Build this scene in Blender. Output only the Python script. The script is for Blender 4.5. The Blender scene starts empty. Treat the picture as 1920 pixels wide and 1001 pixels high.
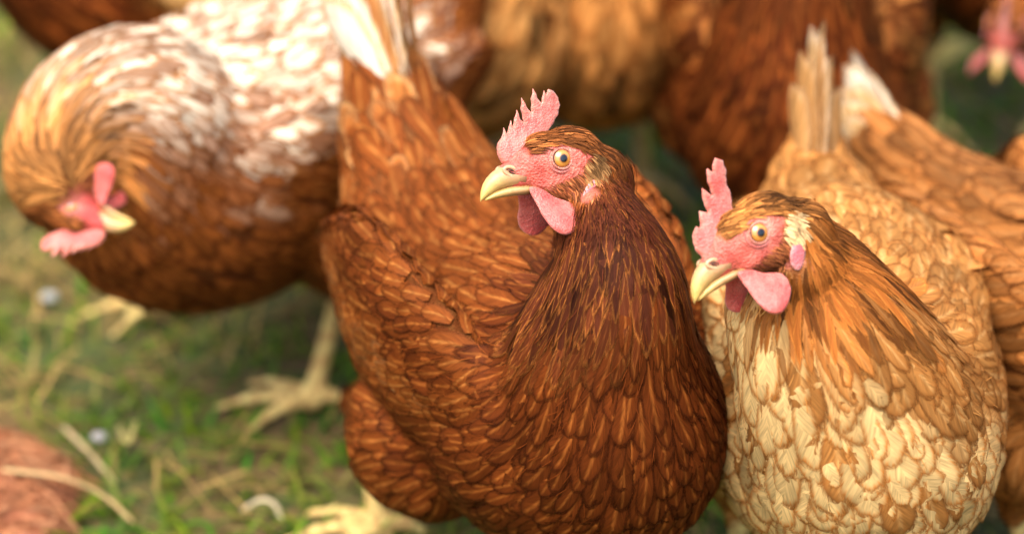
import bpy, bmesh, math, random
import numpy as np
from mathutils import Vector, Matrix
from mathutils.bvhtree import BVHTree
from mathutils.geometry import delaunay_2d_cdt

rng = np.random.default_rng(7)
random.seed(7)
S = bpy.context.scene
COL = S.collection

# ------------------------------------------------------------------ camera
TH = math.radians(30.0); CH = 0.994; FPX = 5333.0
cam = bpy.data.cameras.new('camera'); camo = bpy.data.objects.new('camera', cam); COL.objects.link(camo)
camo.location = (0, 0, CH); camo.rotation_euler = (math.pi / 2 - TH, 0, 0)
cam.sensor_width = 36; cam.lens = 100; cam.clip_start = 0.05; cam.clip_end = 500
cam.dof.use_dof = True; cam.dof.focus_distance = 1.395; cam.dof.aperture_fstop = 3.3
cam.dof.aperture_blades = 9
S.camera = camo

# ------------------------------------------------------------------ sky, sun, exposure
SUN_EL, SUN_AZ = math.radians(68), math.radians(-118)      # azimuth of where the light comes from, from +X
W = bpy.data.worlds.new('World'); S.world = W; W.use_nodes = True
nt = W.node_tree; nt.nodes.clear()
wo = nt.nodes.new('ShaderNodeOutputWorld'); bg = nt.nodes.new('ShaderNodeBackground'); sky = nt.nodes.new('ShaderNodeTexSky')
sky.sky_type = 'NISHITA'; sky.sun_disc = False; sky.sun_elevation = SUN_EL
sky.sun_rotation = math.pi / 2 - SUN_AZ; sky.air_density = 1.0; sky.dust_density = 6.0; sky.ozone_density = 0.6
bg.inputs[1].default_value = 0.15
nt.links.new(sky.outputs[0], bg.inputs[0]); nt.links.new(bg.outputs[0], wo.inputs[0])
sl = bpy.data.lights.new('sun', 'SUN'); so = bpy.data.objects.new('sun', sl); COL.objects.link(so)
sl.energy = 1.5; sl.angle = math.radians(55); sl.color = (1.0, 0.93, 0.82)
sd = Vector((math.cos(SUN_AZ) * math.cos(SUN_EL), math.sin(SUN_AZ) * math.cos(SUN_EL), math.sin(SUN_EL)))
so.rotation_euler = sd.to_track_quat('Z', 'Y').to_euler(); so.location = (0, 0, 5)
vs = S.view_settings; vs.view_transform = 'Standard'; vs.look = 'None'; vs.gamma = 1; vs.exposure = 1.32
vs.use_curve_mapping = False
try:
    vs.use_white_balance = True; vs.white_balance_temperature = 6150; vs.white_balance_tint = 10
except Exception:
    pass
S.cycles.use_denoising = True
S.cycles.max_bounces = 6; S.cycles.transparent_max_bounces = 16
S.cycles.caustics_reflective = False; S.cycles.caustics_refractive = False

FW = np.array([0, math.cos(TH), -math.sin(TH)]); UP = np.array([0, math.sin(TH), math.cos(TH)]); RT = np.array([1.0, 0, 0])
CAM = np.array([0, 0, CH])
def at(x, y, d):                       # a photograph pixel at a camera depth, as a point of the place
    return CAM + d * (FW + (x - 960) / FPX * RT + (500.5 - y) / FPX * UP)

# ------------------------------------------------------------------ helpers
def nrm(v):
    v = np.asarray(v, float); return v / (np.linalg.norm(v, axis=-1, keepdims=True) + 1e-12)
def sstep(a, b, x): t = np.clip((x - a) / (b - a + 1e-12), 0, 1); return t * t * (3 - 2 * t)
def lin(r, g, b):                      # sRGB 0-255 to linear
    c = np.array([r, g, b]) / 255.0
    return np.where(c <= 0.04045, c / 12.92, ((c + 0.055) / 1.055) ** 2.4)
def mesh(name, V, F, attrs=None, smooth=True, normals=None):
    V = np.ascontiguousarray(V, dtype=np.float32)
    me = bpy.data.meshes.new(name)
    if isinstance(F, np.ndarray):
        m, k = F.shape
        me.vertices.add(len(V)); me.vertices.foreach_set('co', V.ravel())
        me.loops.add(m * k); me.loops.foreach_set('vertex_index', np.ascontiguousarray(F, dtype=np.int32).ravel())
        me.polygons.add(m); me.polygons.foreach_set('loop_start', np.arange(0, m * k, k, dtype=np.int32))
        me.polygons.foreach_set('loop_total', np.full(m, k, dtype=np.int32))
        me.update(calc_edges=True); me.validate()
    else:
        me.from_pydata(V.tolist(), [], F); me.update()
    if attrs:
        for n, (ty, a) in attrs.items():
            at_ = me.attributes.new(n, ty, 'POINT')
            key = {'FLOAT': 'value', 'FLOAT_VECTOR': 'vector', 'FLOAT_COLOR': 'color'}[ty]
            a = np.asarray(a, dtype=np.float32)
            if ty == 'FLOAT_COLOR' and a.shape[1] == 3: a = np.hstack([a, np.ones((len(a), 1), np.float32)])
            at_.data.foreach_set(key, np.ascontiguousarray(a).ravel())
    if smooth: me.polygons.foreach_set('use_smooth', np.ones(len(me.polygons), dtype=bool))
    if normals is not None: me.normals_split_custom_set_from_vertices(np.asarray(normals, dtype=np.float32).tolist())
    return me
def obj(name, me, mat=None, parent=None):
    o = bpy.data.objects.new(name, me); COL.objects.link(o)
    if mat and not me.materials: me.materials.append(mat)
    if parent: o.parent = parent
    return o
def tag(o, label=None, cat=None, group=None, kind=None):
    for k, v in (('label', label), ('category', cat), ('group', group), ('kind', kind)):
        if v: o[k] = v
    return o
def ico(sub=3):
    bm = bmesh.new(); bmesh.ops.create_icosphere(bm, subdivisions=sub, radius=1)
    V = np.array([v.co[:] for v in bm.verts]); F = np.array([[v.index for v in f.verts] for f in bm.faces]); bm.free()
    return V, F
ICO2, ICO3 = ico(2), ico(3)

# ------------------------------------------------------------------ node helpers / materials
class NT:
    def __init__(s, name):
        s.m = bpy.data.materials.new(name); s.m.use_nodes = True; s.t = s.m.node_tree; s.t.nodes.clear()
        s.out = s.t.nodes.new('ShaderNodeOutputMaterial')
    def n(s, ty, ins=None, **kw):
        nd = s.t.nodes.new(ty)
        for k, v in kw.items(): setattr(nd, k, v)
        for k, v in (ins or {}).items(): s.set(nd, k, v)
        return nd
    def set(s, nd, k, v):
        i = nd.inputs[k]
        if isinstance(v, bpy.types.NodeSocket): s.t.links.new(v, i)
        elif isinstance(v, bpy.types.Node): s.t.links.new(v.outputs[0], i)
        else: i.default_value = v if not (hasattr(v, '__len__') and len(v) == 3 and i.type == 'RGBA') else (*v, 1)
    def math(s, op, a, b=0.0, c=0.0, clamp=False):
        return s.n('ShaderNodeMath', {0: a, 1: b, 2: c}, operation=op, use_clamp=clamp).outputs[0]
    def mix(s, f, a, b, mode='MIX'):
        nd = s.n('ShaderNodeMix', {0: f, 6: a, 7: b}, data_type='RGBA', blend_type=mode); return nd.outputs[2]
    def attr(s, name): return s.n('ShaderNodeAttribute', attribute_name=name)
    def ss(s, x, a, b):
        return s.n('ShaderNodeMapRange', {0: x, 1: a, 2: b}, interpolation_type='SMOOTHSTEP').outputs[0]
    def done(s, sh): s.t.links.new(sh, s.out.inputs[0]); return s.m

def feather_material(name, fray=True):
    t = NT(name)
    fuv = t.attr('fuv'); sep = t.n('ShaderNodeSeparateXYZ', {0: fuv.outputs['Vector']})
    u, v, r = sep.outputs[0], sep.outputs[1], sep.outputs[2]
    au = t.math('ABSOLUTE', u)
    # barbs run out from the shaft towards the tip
    bc = t.math('SUBTRACT', v, t.math('MULTIPLY', au, 0.42))
    side = t.math('MULTIPLY', t.math('SIGN', u), 3.7)
    vec = t.n('ShaderNodeCombineXYZ', {0: t.math('MULTIPLY', bc, 40.0), 1: t.math('ADD', t.math('MULTIPLY', au, 1.3), side), 2: t.math('MULTIPLY', r, 57.0)})
    barb = t.n('ShaderNodeTexNoise', {'Vector': vec, 'Scale': 1.0, 'Detail': 2.0, 'Roughness': 0.6})
    b1 = t.ss(barb.outputs[0], 0.3, 0.7)
    vecc = t.n('ShaderNodeCombineXYZ', {0: t.math('MULTIPLY', bc, 15.0), 1: t.math('ADD', t.math('MULTIPLY', au, 0.9), side), 2: t.math('MULTIPLY', r, 33.0)})
    bco = t.ss(t.n('ShaderNodeTexNoise', {'Vector': vecc, 'Scale': 1.0, 'Detail': 1.0}).outputs[0], 0.34, 0.66)
    b = t.math('ADD', t.math('MULTIPLY', b1, 0.45), t.math('MULTIPLY', bco, 0.55))
    vec2 = t.n('ShaderNodeCombineXYZ', {0: t.math('MULTIPLY', bc, 5.0), 1: t.math('MULTIPLY', u, 1.2), 2: t.math('MULTIPLY', r, 91.0)})
    blot = t.n('ShaderNodeTexNoise', {'Vector': vec2, 'Scale': 1.0, 'Detail': 3.0}).outputs[0]
    tip = t.math('MAXIMUM', t.math('DIVIDE', t.math('SUBTRACT', v, 0.62), 0.38), 0.0)
    e = t.math('SQRT', t.math('ADD', t.math('POWER', au, 2.0), t.math('POWER', tip, 2.0)))
    e = t.math('ADD', e, t.math('MULTIPLY', t.math('SUBTRACT', b, 0.5), 0.34))
    ef = t.ss(e, 0.62, 1.02)
    base = t.attr('base').outputs['Color']; edge = t.attr('edge').outputs['Color']; shaft = t.attr('shaft').outputs['Color']
    c = t.mix(ef, base, edge)
    sw = t.math('SUBTRACT', 1.0, t.ss(au, 0.02, 0.24)); sw = t.math('MULTIPLY', sw, t.math('SUBTRACT', 1.0, t.ss(v, 0.8, 1.0)))
    c = t.mix(t.math('MULTIPLY', sw, t.math('MULTIPLY', blot, 1.25)), c, shaft)
    k = t.math('ADD', 0.32, t.math('ADD', t.math('MULTIPLY', b, 0.62), t.math('MULTIPLY', blot, 0.74)))
    kk = t.n('ShaderNodeCombineXYZ', {0: k, 1: k, 2: k})
    c = t.mix(1.0, c, kk.outputs[0], 'MULTIPLY')
    bump = t.n('ShaderNodeBump', {'Height': b, 'Strength': 0.18, 'Distance': 0.0004})
    p = t.n('ShaderNodeBsdfPrincipled', {'Base Color': c, 'Roughness': 0.6, 'Specular IOR Level': 0.06, 'Normal': bump})
    tr = t.n('ShaderNodeBsdfTranslucent', {'Color': c})
    sh = t.n('ShaderNodeMixShader', {0: 0.16, 1: p.outputs[0], 2: tr.outputs[0]}).outputs[0]
    if fray:
        e2 = t.math('SQRT', t.math('ADD', t.math('POWER', au, 2.0), t.math('POWER', t.math('MAXIMUM', t.math('DIVIDE', t.math('SUBTRACT', v, 0.70), 0.30), 0.0), 2.0)))
        cut = t.math('MULTIPLY', t.ss(e2, 0.70, 1.05), t.math('ADD', 0.10, t.math('MULTIPLY', b, 1.1)), clamp=True)
        tp = t.n('ShaderNodeBsdfTransparent')
        sh = t.n('ShaderNodeMixShader', {0: cut, 1: sh, 2: tp.outputs[0]}).outputs[0]
    return t.done(sh)
MF = feather_material('feather_fringed', True)
MFB = feather_material('feather_plain', False)

def body_material():
    t = NT('hen_skin')
    base = t.attr('base').outputs['Color']; mask = t.attr('bare').outputs['Fac']
    tc = t.n('ShaderNodeTexCoord').outputs['Object']
    n1 = t.n('ShaderNodeTexVoronoi', {'Vector': tc, 'Scale': 780.0}).outputs['Distance']
    n2 = t.n('ShaderNodeTexNoise', {'Vector': tc, 'Scale': 160.0, 'Detail': 4.0}).outputs[0]
    n3 = t.n('ShaderNodeTexNoise', {'Vector': tc, 'Scale': 900.0, 'Detail': 2.0}).outputs[0]
    k = t.math('ADD', 0.55, t.math('ADD', t.math('MULTIPLY', t.ss(n2, 0.3, 0.7), 0.75), t.math('MULTIPLY', n1, 0.25)))
    c = t.mix(1.0, base, t.n('ShaderNodeCombineXYZ', {0: t.math('POWER', k, 0.6), 1: k, 2: k}).outputs[0], 'MULTIPLY')
    h = t.math('ADD', t.math('MULTIPLY', n1, 1.0), t.math('MULTIPLY', n3, 0.5))
    bump = t.n('ShaderNodeBump', {'Height': h, 'Strength': 0.65, 'Distance': 0.0010})
    p = t.n('ShaderNodeBsdfPrincipled', {'Base Color': c, 'Roughness': 0.5, 'Specular IOR Level': t.math('MULTIPLY', mask, 0.4), 'Normal': bump,
            'Subsurface Weight': t.math('MULTIPLY', mask, 0.2), 'Subsurface Scale': 0.002})
    p.inputs['Subsurface Radius'].default_value = (1.0, 0.35, 0.2)
    return t.done(p.outputs[0])
MBODY = body_material()

def flesh_material():
    t = NT('comb_flesh')
    tc = t.n('ShaderNodeTexCoord').outputs['Object']
    n1 = t.n('ShaderNodeTexVoronoi', {'Vector': tc, 'Scale': 950.0}).outputs['Distance']
    n2 = t.n('ShaderNodeTexNoise', {'Vector': tc, 'Scale': 75.0, 'Detail': 5.0, 'Roughness': 0.65}).outputs[0]
    base = t.attr('base').outputs['Color']
    f = t.math('ADD', t.math('MULTIPLY', t.ss(n2, 0.35, 0.7), 0.7), t.math('MULTIPLY', n1, 0.5))
    c = t.mix(f, t.mix(1.0, base, (0.78, 0.46, 0.44), 'MULTIPLY'), t.mix(0.30, base, (0.80, 0.45, 0.34)))
    bump = t.n('ShaderNodeBump', {'Height': t.math('ADD', n1, t.math('MULTIPLY', n2, 0.8)), 'Strength': 0.5, 'Distance': 0.0008})
    p = t.n('ShaderNodeBsdfPrincipled', {'Base Color': c, 'Roughness': 0.45, 'Specular IOR Level': 0.5, 'Normal': bump, 'Subsurface Weight': 0.25, 'Subsurface Scale': 0.002, 'Sheen Weight': 0.2})
    p.inputs['Subsurface Radius'].default_value = (1.0, 0.3, 0.2)
    return t.done(p.outputs[0])
MFLESH = flesh_material()

def beak_material():
    t = NT('beak_horn')
    tc = t.n('ShaderNodeTexCoord').outputs['Object']
    base = t.attr('base').outputs['Color']
    w = t.n('ShaderNodeTexNoise', {'Vector': tc, 'Scale': 260.0, 'Detail': 4.0, 'Distortion': 0.4}).outputs[0]
    w2 = t.n('ShaderNodeTexNoise', {'Vector': tc, 'Scale': 900.0, 'Detail': 3.0}).outputs[0]
    c = t.mix(t.math('MULTIPLY', t.ss(w, 0.42, 0.7), 0.4), base, (0.36, 0.19, 0.06))
    c = t.mix(t.math('MULTIPLY', t.ss(w2, 0.6, 0.75), 0.3), c, (0.2, 0.1, 0.03))
    bump = t.n('ShaderNodeBump', {'Height': t.math('ADD', w, w2), 'Strength': 0.25, 'Distance': 0.0005})
    p = t.n('ShaderNodeBsdfPrincipled', {'Base Color': c, 'Roughness': 0.36, 'Normal': bump, 'Subsurface Weight': 0.15, 'Subsurface Scale': 0.002})
    return t.done(p.outputs[0])
MBEAK = beak_material()

def eye_material():
    t = NT('hen_eye')
    a = t.attr('rad').outputs['Fac']; ang = t.attr('ang').outputs['Fac']
    cr = t.n('ShaderNodeValToRGB', {0: a}); e = cr.color_ramp
    e.elements[0].position = 0.0; e.elements[0].color = (0.004, 0.004, 0.006, 1)
    e.elements[1].position = 1.0; e.elements[1].color = (0.05, 0.03, 0.02, 1)
    for pos, c in ((0.31, (0.004, 0.004, 0.006)), (0.35, (0.30, 0.10, 0.012)), (0.52, (0.66, 0.28, 0.045)), (0.74, (0.60, 0.22, 0.03)), (0.84, (0.42, 0.15, 0.03)), (0.90, (0.06, 0.035, 0.025))):
        q = e.elements.new(pos); q.color = (*c, 1)
    n = t.n('ShaderNodeTexNoise', {'Vector': t.n('ShaderNodeCombineXYZ', {0: t.math('MULTIPLY', ang, 9.0), 1: t.math('MULTIPLY', a, 2.0)}).outputs[0], 'Scale': 2.0}).outputs[0]
    k = t.math('ADD', 0.45, t.math('MULTIPLY', n, 1.0))
    c = t.mix(1.0, cr.outputs[0], t.n('ShaderNodeCombineXYZ', {0: k, 1: k, 2: k}).outputs[0], 'MULTIPLY')
    p = t.n('ShaderNodeBsdfPrincipled', {'Base Color': c, 'Roughness': 0.25, 'Coat Weight': 1.0, 'Coat Roughness': 0.03})
    return t.done(p.outputs[0])
MEYE = eye_material()

# ------------------------------------------------------------------ ground
def ground_material():
    t = NT('ground_soil')
    tc = t.n('ShaderNodeTexCoord').outputs['Object']
    n1 = t.n('ShaderNodeTexNoise', {'Vector': tc, 'Scale': 9.0, 'Detail': 6.0}).outputs[0]
    n2 = t.n('ShaderNodeTexNoise', {'Vector': tc, 'Scale': 70.0, 'Detail': 6.0}).outputs[0]
    c = t.mix(t.ss(n1, 0.42, 0.62), (0.045, 0.060, 0.008), (0.11, 0.065, 0.018))
    c = t.mix(t.ss(n2, 0.45, 0.75), c, (0.16, 0.10, 0.03))
    bump = t.n('ShaderNodeBump', {'Height': n2, 'Strength': 0.8, 'Distance': 0.01})
    p = t.n('ShaderNodeBsdfPrincipled', {'Base Color': c, 'Roughness': 0.95, 'Normal': bump})
    return t.done(p.outputs[0])
MG = ground_material()
def ground_z(x, y):
    return 0.006 * np.sin(x * 7 + 1) * np.sin(y * 9) + 0.004 * np.sin(x * 23 + y * 17)
gx = np.unique(np.concatenate([np.linspace(-1.6, 1.6, 81), np.linspace(-150, 150, 21)]))
gy = np.unique(np.concatenate([np.linspace(0.2, 4.4, 106), np.linspace(-60, 260, 21)]))
X, Y = np.meshgrid(gx, gy)
Z = np.where((np.abs(X) < 1.6) & (Y > 0.2) & (Y < 4.4), ground_z(X, Y), 0)
nx, ny = len(gx), len(gy)
I = np.arange(nx * ny).reshape(ny, nx)
F = np.stack([I[:-1, :-1], I[:-1, 1:], I[1:, 1:], I[1:, :-1]], -1).reshape(-1, 4)
tag(obj('ground', mesh('ground', np.stack([X, Y, Z], -1).reshape(-1, 3), F), MG), kind='structure')

def blade_material(name, rough=0.55):
    t = NT(name)
    c = t.attr('base').outputs['Color']
    p = t.n('ShaderNodeBsdfPrincipled', {'Base Color': c, 'Roughness': rough, 'Specular IOR Level': 0.08})
    tr = t.n('ShaderNodeBsdfTranslucent', {'Color': c})
    return t.done(t.n('ShaderNodeMixShader', {0: 0.3, 1: p.outputs[0], 2: tr.outputs[0]}).outputs[0])
MGR = blade_material('grass_blade'); MST = blade_material('dry_straw', 0.7)

def vnoise(x, y, seed):
    r = np.random.default_rng(seed); s = 0
    for _ in range(7):
        k = r.normal(size=2) * 9; s = s + np.sin(k[0] * x + k[1] * y + r.uniform(0, 6.28))
    return s / 2.6
def blades(name, n, box, Lr, Wr, colf, lean, seed, label, cat, flat=False, K=4):
    r = np.random.default_rng(seed)
    x = r.uniform(box[0], box[1], n); y = r.uniform(box[2], box[3], n)
    keep, col = colf(x, y, r); x, y, col = x[keep], y[keep], col[keep]; n = len(x)
    L = r.uniform(*Lr, n); Wd = r.uniform(*Wr, n); a = r.uniform(0, 6.283, n); ln = r.uniform(*lean, n)
    d = np.stack([np.cos(a), np.sin(a), 0 * a], -1); sdv = np.stack([-np.sin(a), np.cos(a), 0 * a], -1)
    V = np.zeros((n, K, 2, 3)); C = np.zeros((n, K, 2, 3)); z0 = ground_z(x, y)
    p = np.stack([x, y, z0 + (r.uniform(0.004, 0.03, n) if flat else -0.003)], -1)
    el = (math.pi / 2 - ln) if not flat else r.normal(0, 0.22, n)
    step = L / (K - 1)
    for k in range(K):
        w = Wd * (1 - (k / (K - 1)) ** 2 * (0.95 if not flat else 0.2))
        V[:, k, 0] = p - sdv * w[:, None] / 2; V[:, k, 1] = p + sdv * w[:, None] / 2
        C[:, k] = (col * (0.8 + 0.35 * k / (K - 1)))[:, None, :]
        p = p + (d * np.cos(el)[:, None] + np.array([0, 0, 1.0]) * np.sin(el)[:, None]) * step[:, None]
        p[:, 2] = np.maximum(p[:, 2], ground_z(p[:, 0], p[:, 1]) + 0.002)
        el = el - (r.uniform(0.15, 0.6, n) if not flat else r.uniform(-0.15, 0.25, n))
    I = np.arange(n * K * 2).reshape(n, K, 2)
    F = np.stack([I[:, :-1, 0], I[:, :-1, 1], I[:, 1:, 1], I[:, 1:, 0]], -1).reshape(-1, 4)
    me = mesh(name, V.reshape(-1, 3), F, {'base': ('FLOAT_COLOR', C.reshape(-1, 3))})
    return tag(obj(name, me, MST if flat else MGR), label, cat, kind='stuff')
def dryness(x, y):
    return vnoise(x, y, 3) * 0.75 + vnoise(x * 2.6, y * 2.6, 5) * 0.55
def grass_col(x, y, r):
    dr = dryness(x, y); n = len(x)
    t = sstep(-0.3, 1.3, dr + r.normal(0, 0.45, n))[:, None]
    g1 = np.array([0.026, 0.15, 0.012]); g2 = np.array([0.17, 0.21, 0.008]); dry = np.array([0.30, 0.21, 0.07])
    m = r.random((n, 1)); c = (g1 * (1 - m) + g2 * m) * r.uniform(0.6, 1.5, (n, 1))
    c = c * (1 - t) + dry * t * r.uniform(0.6, 1.2, (n, 1))
    return r.random(n) < np.clip(1.15 - 0.45 * sstep(-0.3, 1.2, dr), 0, 1), c
blades('grass', 52000, (-1.0, 1.0, 0.9, 3.4), (0.016, 0.042), (0.0024, 0.0050), grass_col, (0.3, 1.2), 11, 'short mixed green grass blades around the hens', 'grass')
def straw_col(x, y, r):
    dr = dryness(x, y); n = len(x)
    c = np.array([0.40, 0.26, 0.085]) * r.uniform(0.4, 1.25, (n, 1)) * np.array([1, 1, 1]) ** r.uniform(0.8, 1.2, (n, 1))
    return r.random(n) < 0.15 + 0.85 * sstep(-0.2, 0.9, dr), c
blades('straw_litter', 13000, (-1.0, 1.0, 0.9, 3.4), (0.02, 0.06), (0.0014, 0.0028), straw_col, (0, 1), 12, 'dry pale straw litter lying among the grass', 'straw', flat=True)

# ------------------------------------------------------------------ hens
def catmull(P, n):
    P = np.asarray(P, float); m = len(P)
    Q = np.vstack([2 * P[0] - P[1], P, 2 * P[-1] - P[-2]]); out = []
    ts = np.linspace(0, m - 1 - 1e-6, n)
    for t in ts:
        i = int(t); f = t - i; a, b, c, d = Q[i:i + 4]
        out.append(0.5 * ((2 * b) + (-a + c) * f + (2 * a - 5 * b + 4 * c - d) * f * f + (-a + 3 * b - 3 * c + d) * f ** 3))
    return np.array(out), ts
def ell(c, axes, r, base=ICO3):
    return base[0] * np.asarray(r) @ np.asarray(axes) + np.asarray(c), base[1]

def remesh(parts, voxel, smooth):
    V = []; F = []; n = 0
    for v, f in parts: V.append(v); F.append(f + n); n += len(v)
    me = mesh('tmp', np.vstack(V), np.vstack(F)); o = bpy.data.objects.new('tmp', me); COL.objects.link(o)
    m = o.modifiers.new('r', 'REMESH'); m.mode = 'VOXEL'; m.voxel_size = voxel
    if smooth:
        s = o.modifiers.new('s', 'SMOOTH'); s.factor = 0.5; s.iterations = smooth
    dg = bpy.context.evaluated_depsgraph_get(); ev = o.evaluated_get(dg); em = ev.to_mesh()
    v = np.empty(len(em.vertices) * 3, np.float32); em.vertices.foreach_get('co', v); v = v.reshape(-1, 3).astype(float)
    em.calc_loop_triangles(); tri = np.empty(len(em.loop_triangles) * 3, np.int32); em.loop_triangles.foreach_get('vertices', tri); tri = tri.reshape(-1, 3)
    q = np.empty(len(em.polygons), np.int32); em.polygons.foreach_get('loop_total', q)
    quads = None
    if (q == 4).all():
        lp = np.empty(len(em.loops), np.int32); em.loops.foreach_get('vertex_index', lp); quads = lp.reshape(-1, 4)
    ev.to_mesh_clear(); bpy.data.objects.remove(o); bpy.data.meshes.remove(me)
    return v, tri, (quads if quads is not None else tri)

def inpoly(px, pz, poly):
    poly = np.asarray(poly, float); ins = np.zeros(len(px), bool); j = len(poly) - 1
    for i in range(len(poly)):
        xi, zi = poly[i]; xj, zj = poly[j]
        c = ((zi > pz) != (zj > pz)) & (px < (xj - xi) * (pz - zi) / (zj - zi + 1e-12) + xi)
        ins ^= c; j = i
    return ins
def polydist(P, poly):
    poly = np.asarray(poly, float); d = np.full(len(P), 1e9)
    for i in range(len(poly)):
        a, b = poly[i], poly[(i + 1) % len(poly)]; ab = b - a
        t = np.clip(((P - a) @ ab) / (ab @ ab + 1e-12), 0, 1); d = np.minimum(d, np.linalg.norm(P - a - t[:, None] * ab, axis=1))
    return d
def slab(poly, tmax, dmax, step, tmin=0.6):
    """2-D outline -> closed solid with rounded edges; returns (V in x, lateral, z), F, rim distance"""
    poly = np.asarray(poly, float)
    out = []
    for i in range(len(poly)):
        a, b = poly[i], poly[(i + 1) % len(poly)]; k = max(1, int(np.linalg.norm(b - a) / step))
        for j in range(k): out.append(a + (b - a) * j / k)
    out = np.array(out); lo, hi = out.min(0), out.max(0)
    g = np.stack(np.meshgrid(np.arange(lo[0], hi[0], step), np.arange(lo[1], hi[1], step)), -1).reshape(-1, 2)
    g = g + rng.uniform(-0.2, 0.2, g.shape) * step
    g = g[inpoly(g[:, 0], g[:, 1], out)]; g = g[polydist(g, out) > 0.5 * step]
    pts = np.vstack([out, g]); nb = len(out)
    r = delaunay_2d_cdt([Vector(p) for p in pts], [], [list(range(nb))], 1, 1e-6)
    vv = np.array([v[:] for v in r[0]]); ff = [f for f in r[2] if len(f) == 3]
    d = polydist(vv, out); t = tmin + (tmax - tmin) * np.sqrt(np.clip(d / dmax, 0, 1))
    rim = d < 1e-4
    n = len(vv)
    V = np.vstack([np.column_stack([vv[:, 0], t, vv[:, 1]]), np.column_stack([vv[:, 0], -t, vv[:, 1]])])
    F = [list(f) for f in ff] + [[f[0] + n, f[2] + n, f[1] + n] for f in ff]
    # boundary edges
    cnt = {}
    for f in ff:
        for a, b in ((f[0], f[1]), (f[1], f[2]), (f[2], f[0])): cnt[(a, b)] = 1
    for (a, b) in list(cnt):
        if (b, a) not in cnt: F.append([b, a, a + n, b + n])
    return V, F, np.concatenate([d, d])

PX = 0.0002625
# profile measured on the middle hen's head: x forward, z up from the eye, 0.26 mm units
COMB = [(104, -8), (112, 12), (110, 30), (101, 40), (98, 58), (93, 45), (88, 55), (84, 72), (80, 58), (77, 72), (72, 92), (64, 74), (57, 68), (64, 94), (63, 114), (54, 98), (43, 86), (45, 112), (42, 131), (33, 114), (24, 103), (22, 122), (20, 128), (15, 119), (10, 131), (-2, 128), (-13, 117), (-17, 103), (-12, 85), (0, 66), (12, 50), (22, 35), (34, 18), (45, -2), (70, -14)]
COMB_B = [(98, -18), (108, 10), (104, 34), (92, 48), (84, 42), (80, 52), (76, 72), (66, 66), (60, 62), (62, 88), (58, 108), (48, 96), (42, 88), (44, 118), (38, 138), (28, 128), (26, 140), (14, 150), (2, 140), (0, 122), (8, 100), (6, 80), (14, 52), (30, 24), (48, -4), (70, -20)]
WATTLE_ = [(60, -54), (52, -85), (47, -108), (38, -128), (24, -140), (8, -142), (-8, -135), (-21, -120), (-27, -102), (-22, -86), (-6, -78), (12, -72), (34, -58)]
def smooth2(p, n=4):
    p = np.asarray(p, float); m = len(p); out = []
    for i in range(m):
        a, b, c, d = p[i - 1], p[i], p[(i + 1) % m], p[(i + 2) % m]
        for k in range(n):
            f = k / n; out.append(0.5 * ((2 * b) + (-a + c) * f + (2 * a - 5 * b + 4 * c - d) * f * f + (-a + 3 * b - 3 * c + d) * f ** 3))
    return np.array(out)
WATTLE = smooth2(WATTLE_, 3)
BARE = [(72, 0), (50, 8), (24, 22), (3, 27), (-25, 24), (-60, 8), (-50, -2), (-42, -16), (-26, -32), (5, -44), (30, -54), (60, -60), (112, -34), (116, 0)]

SKEL_Q = {}
class Hen: pass

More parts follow.
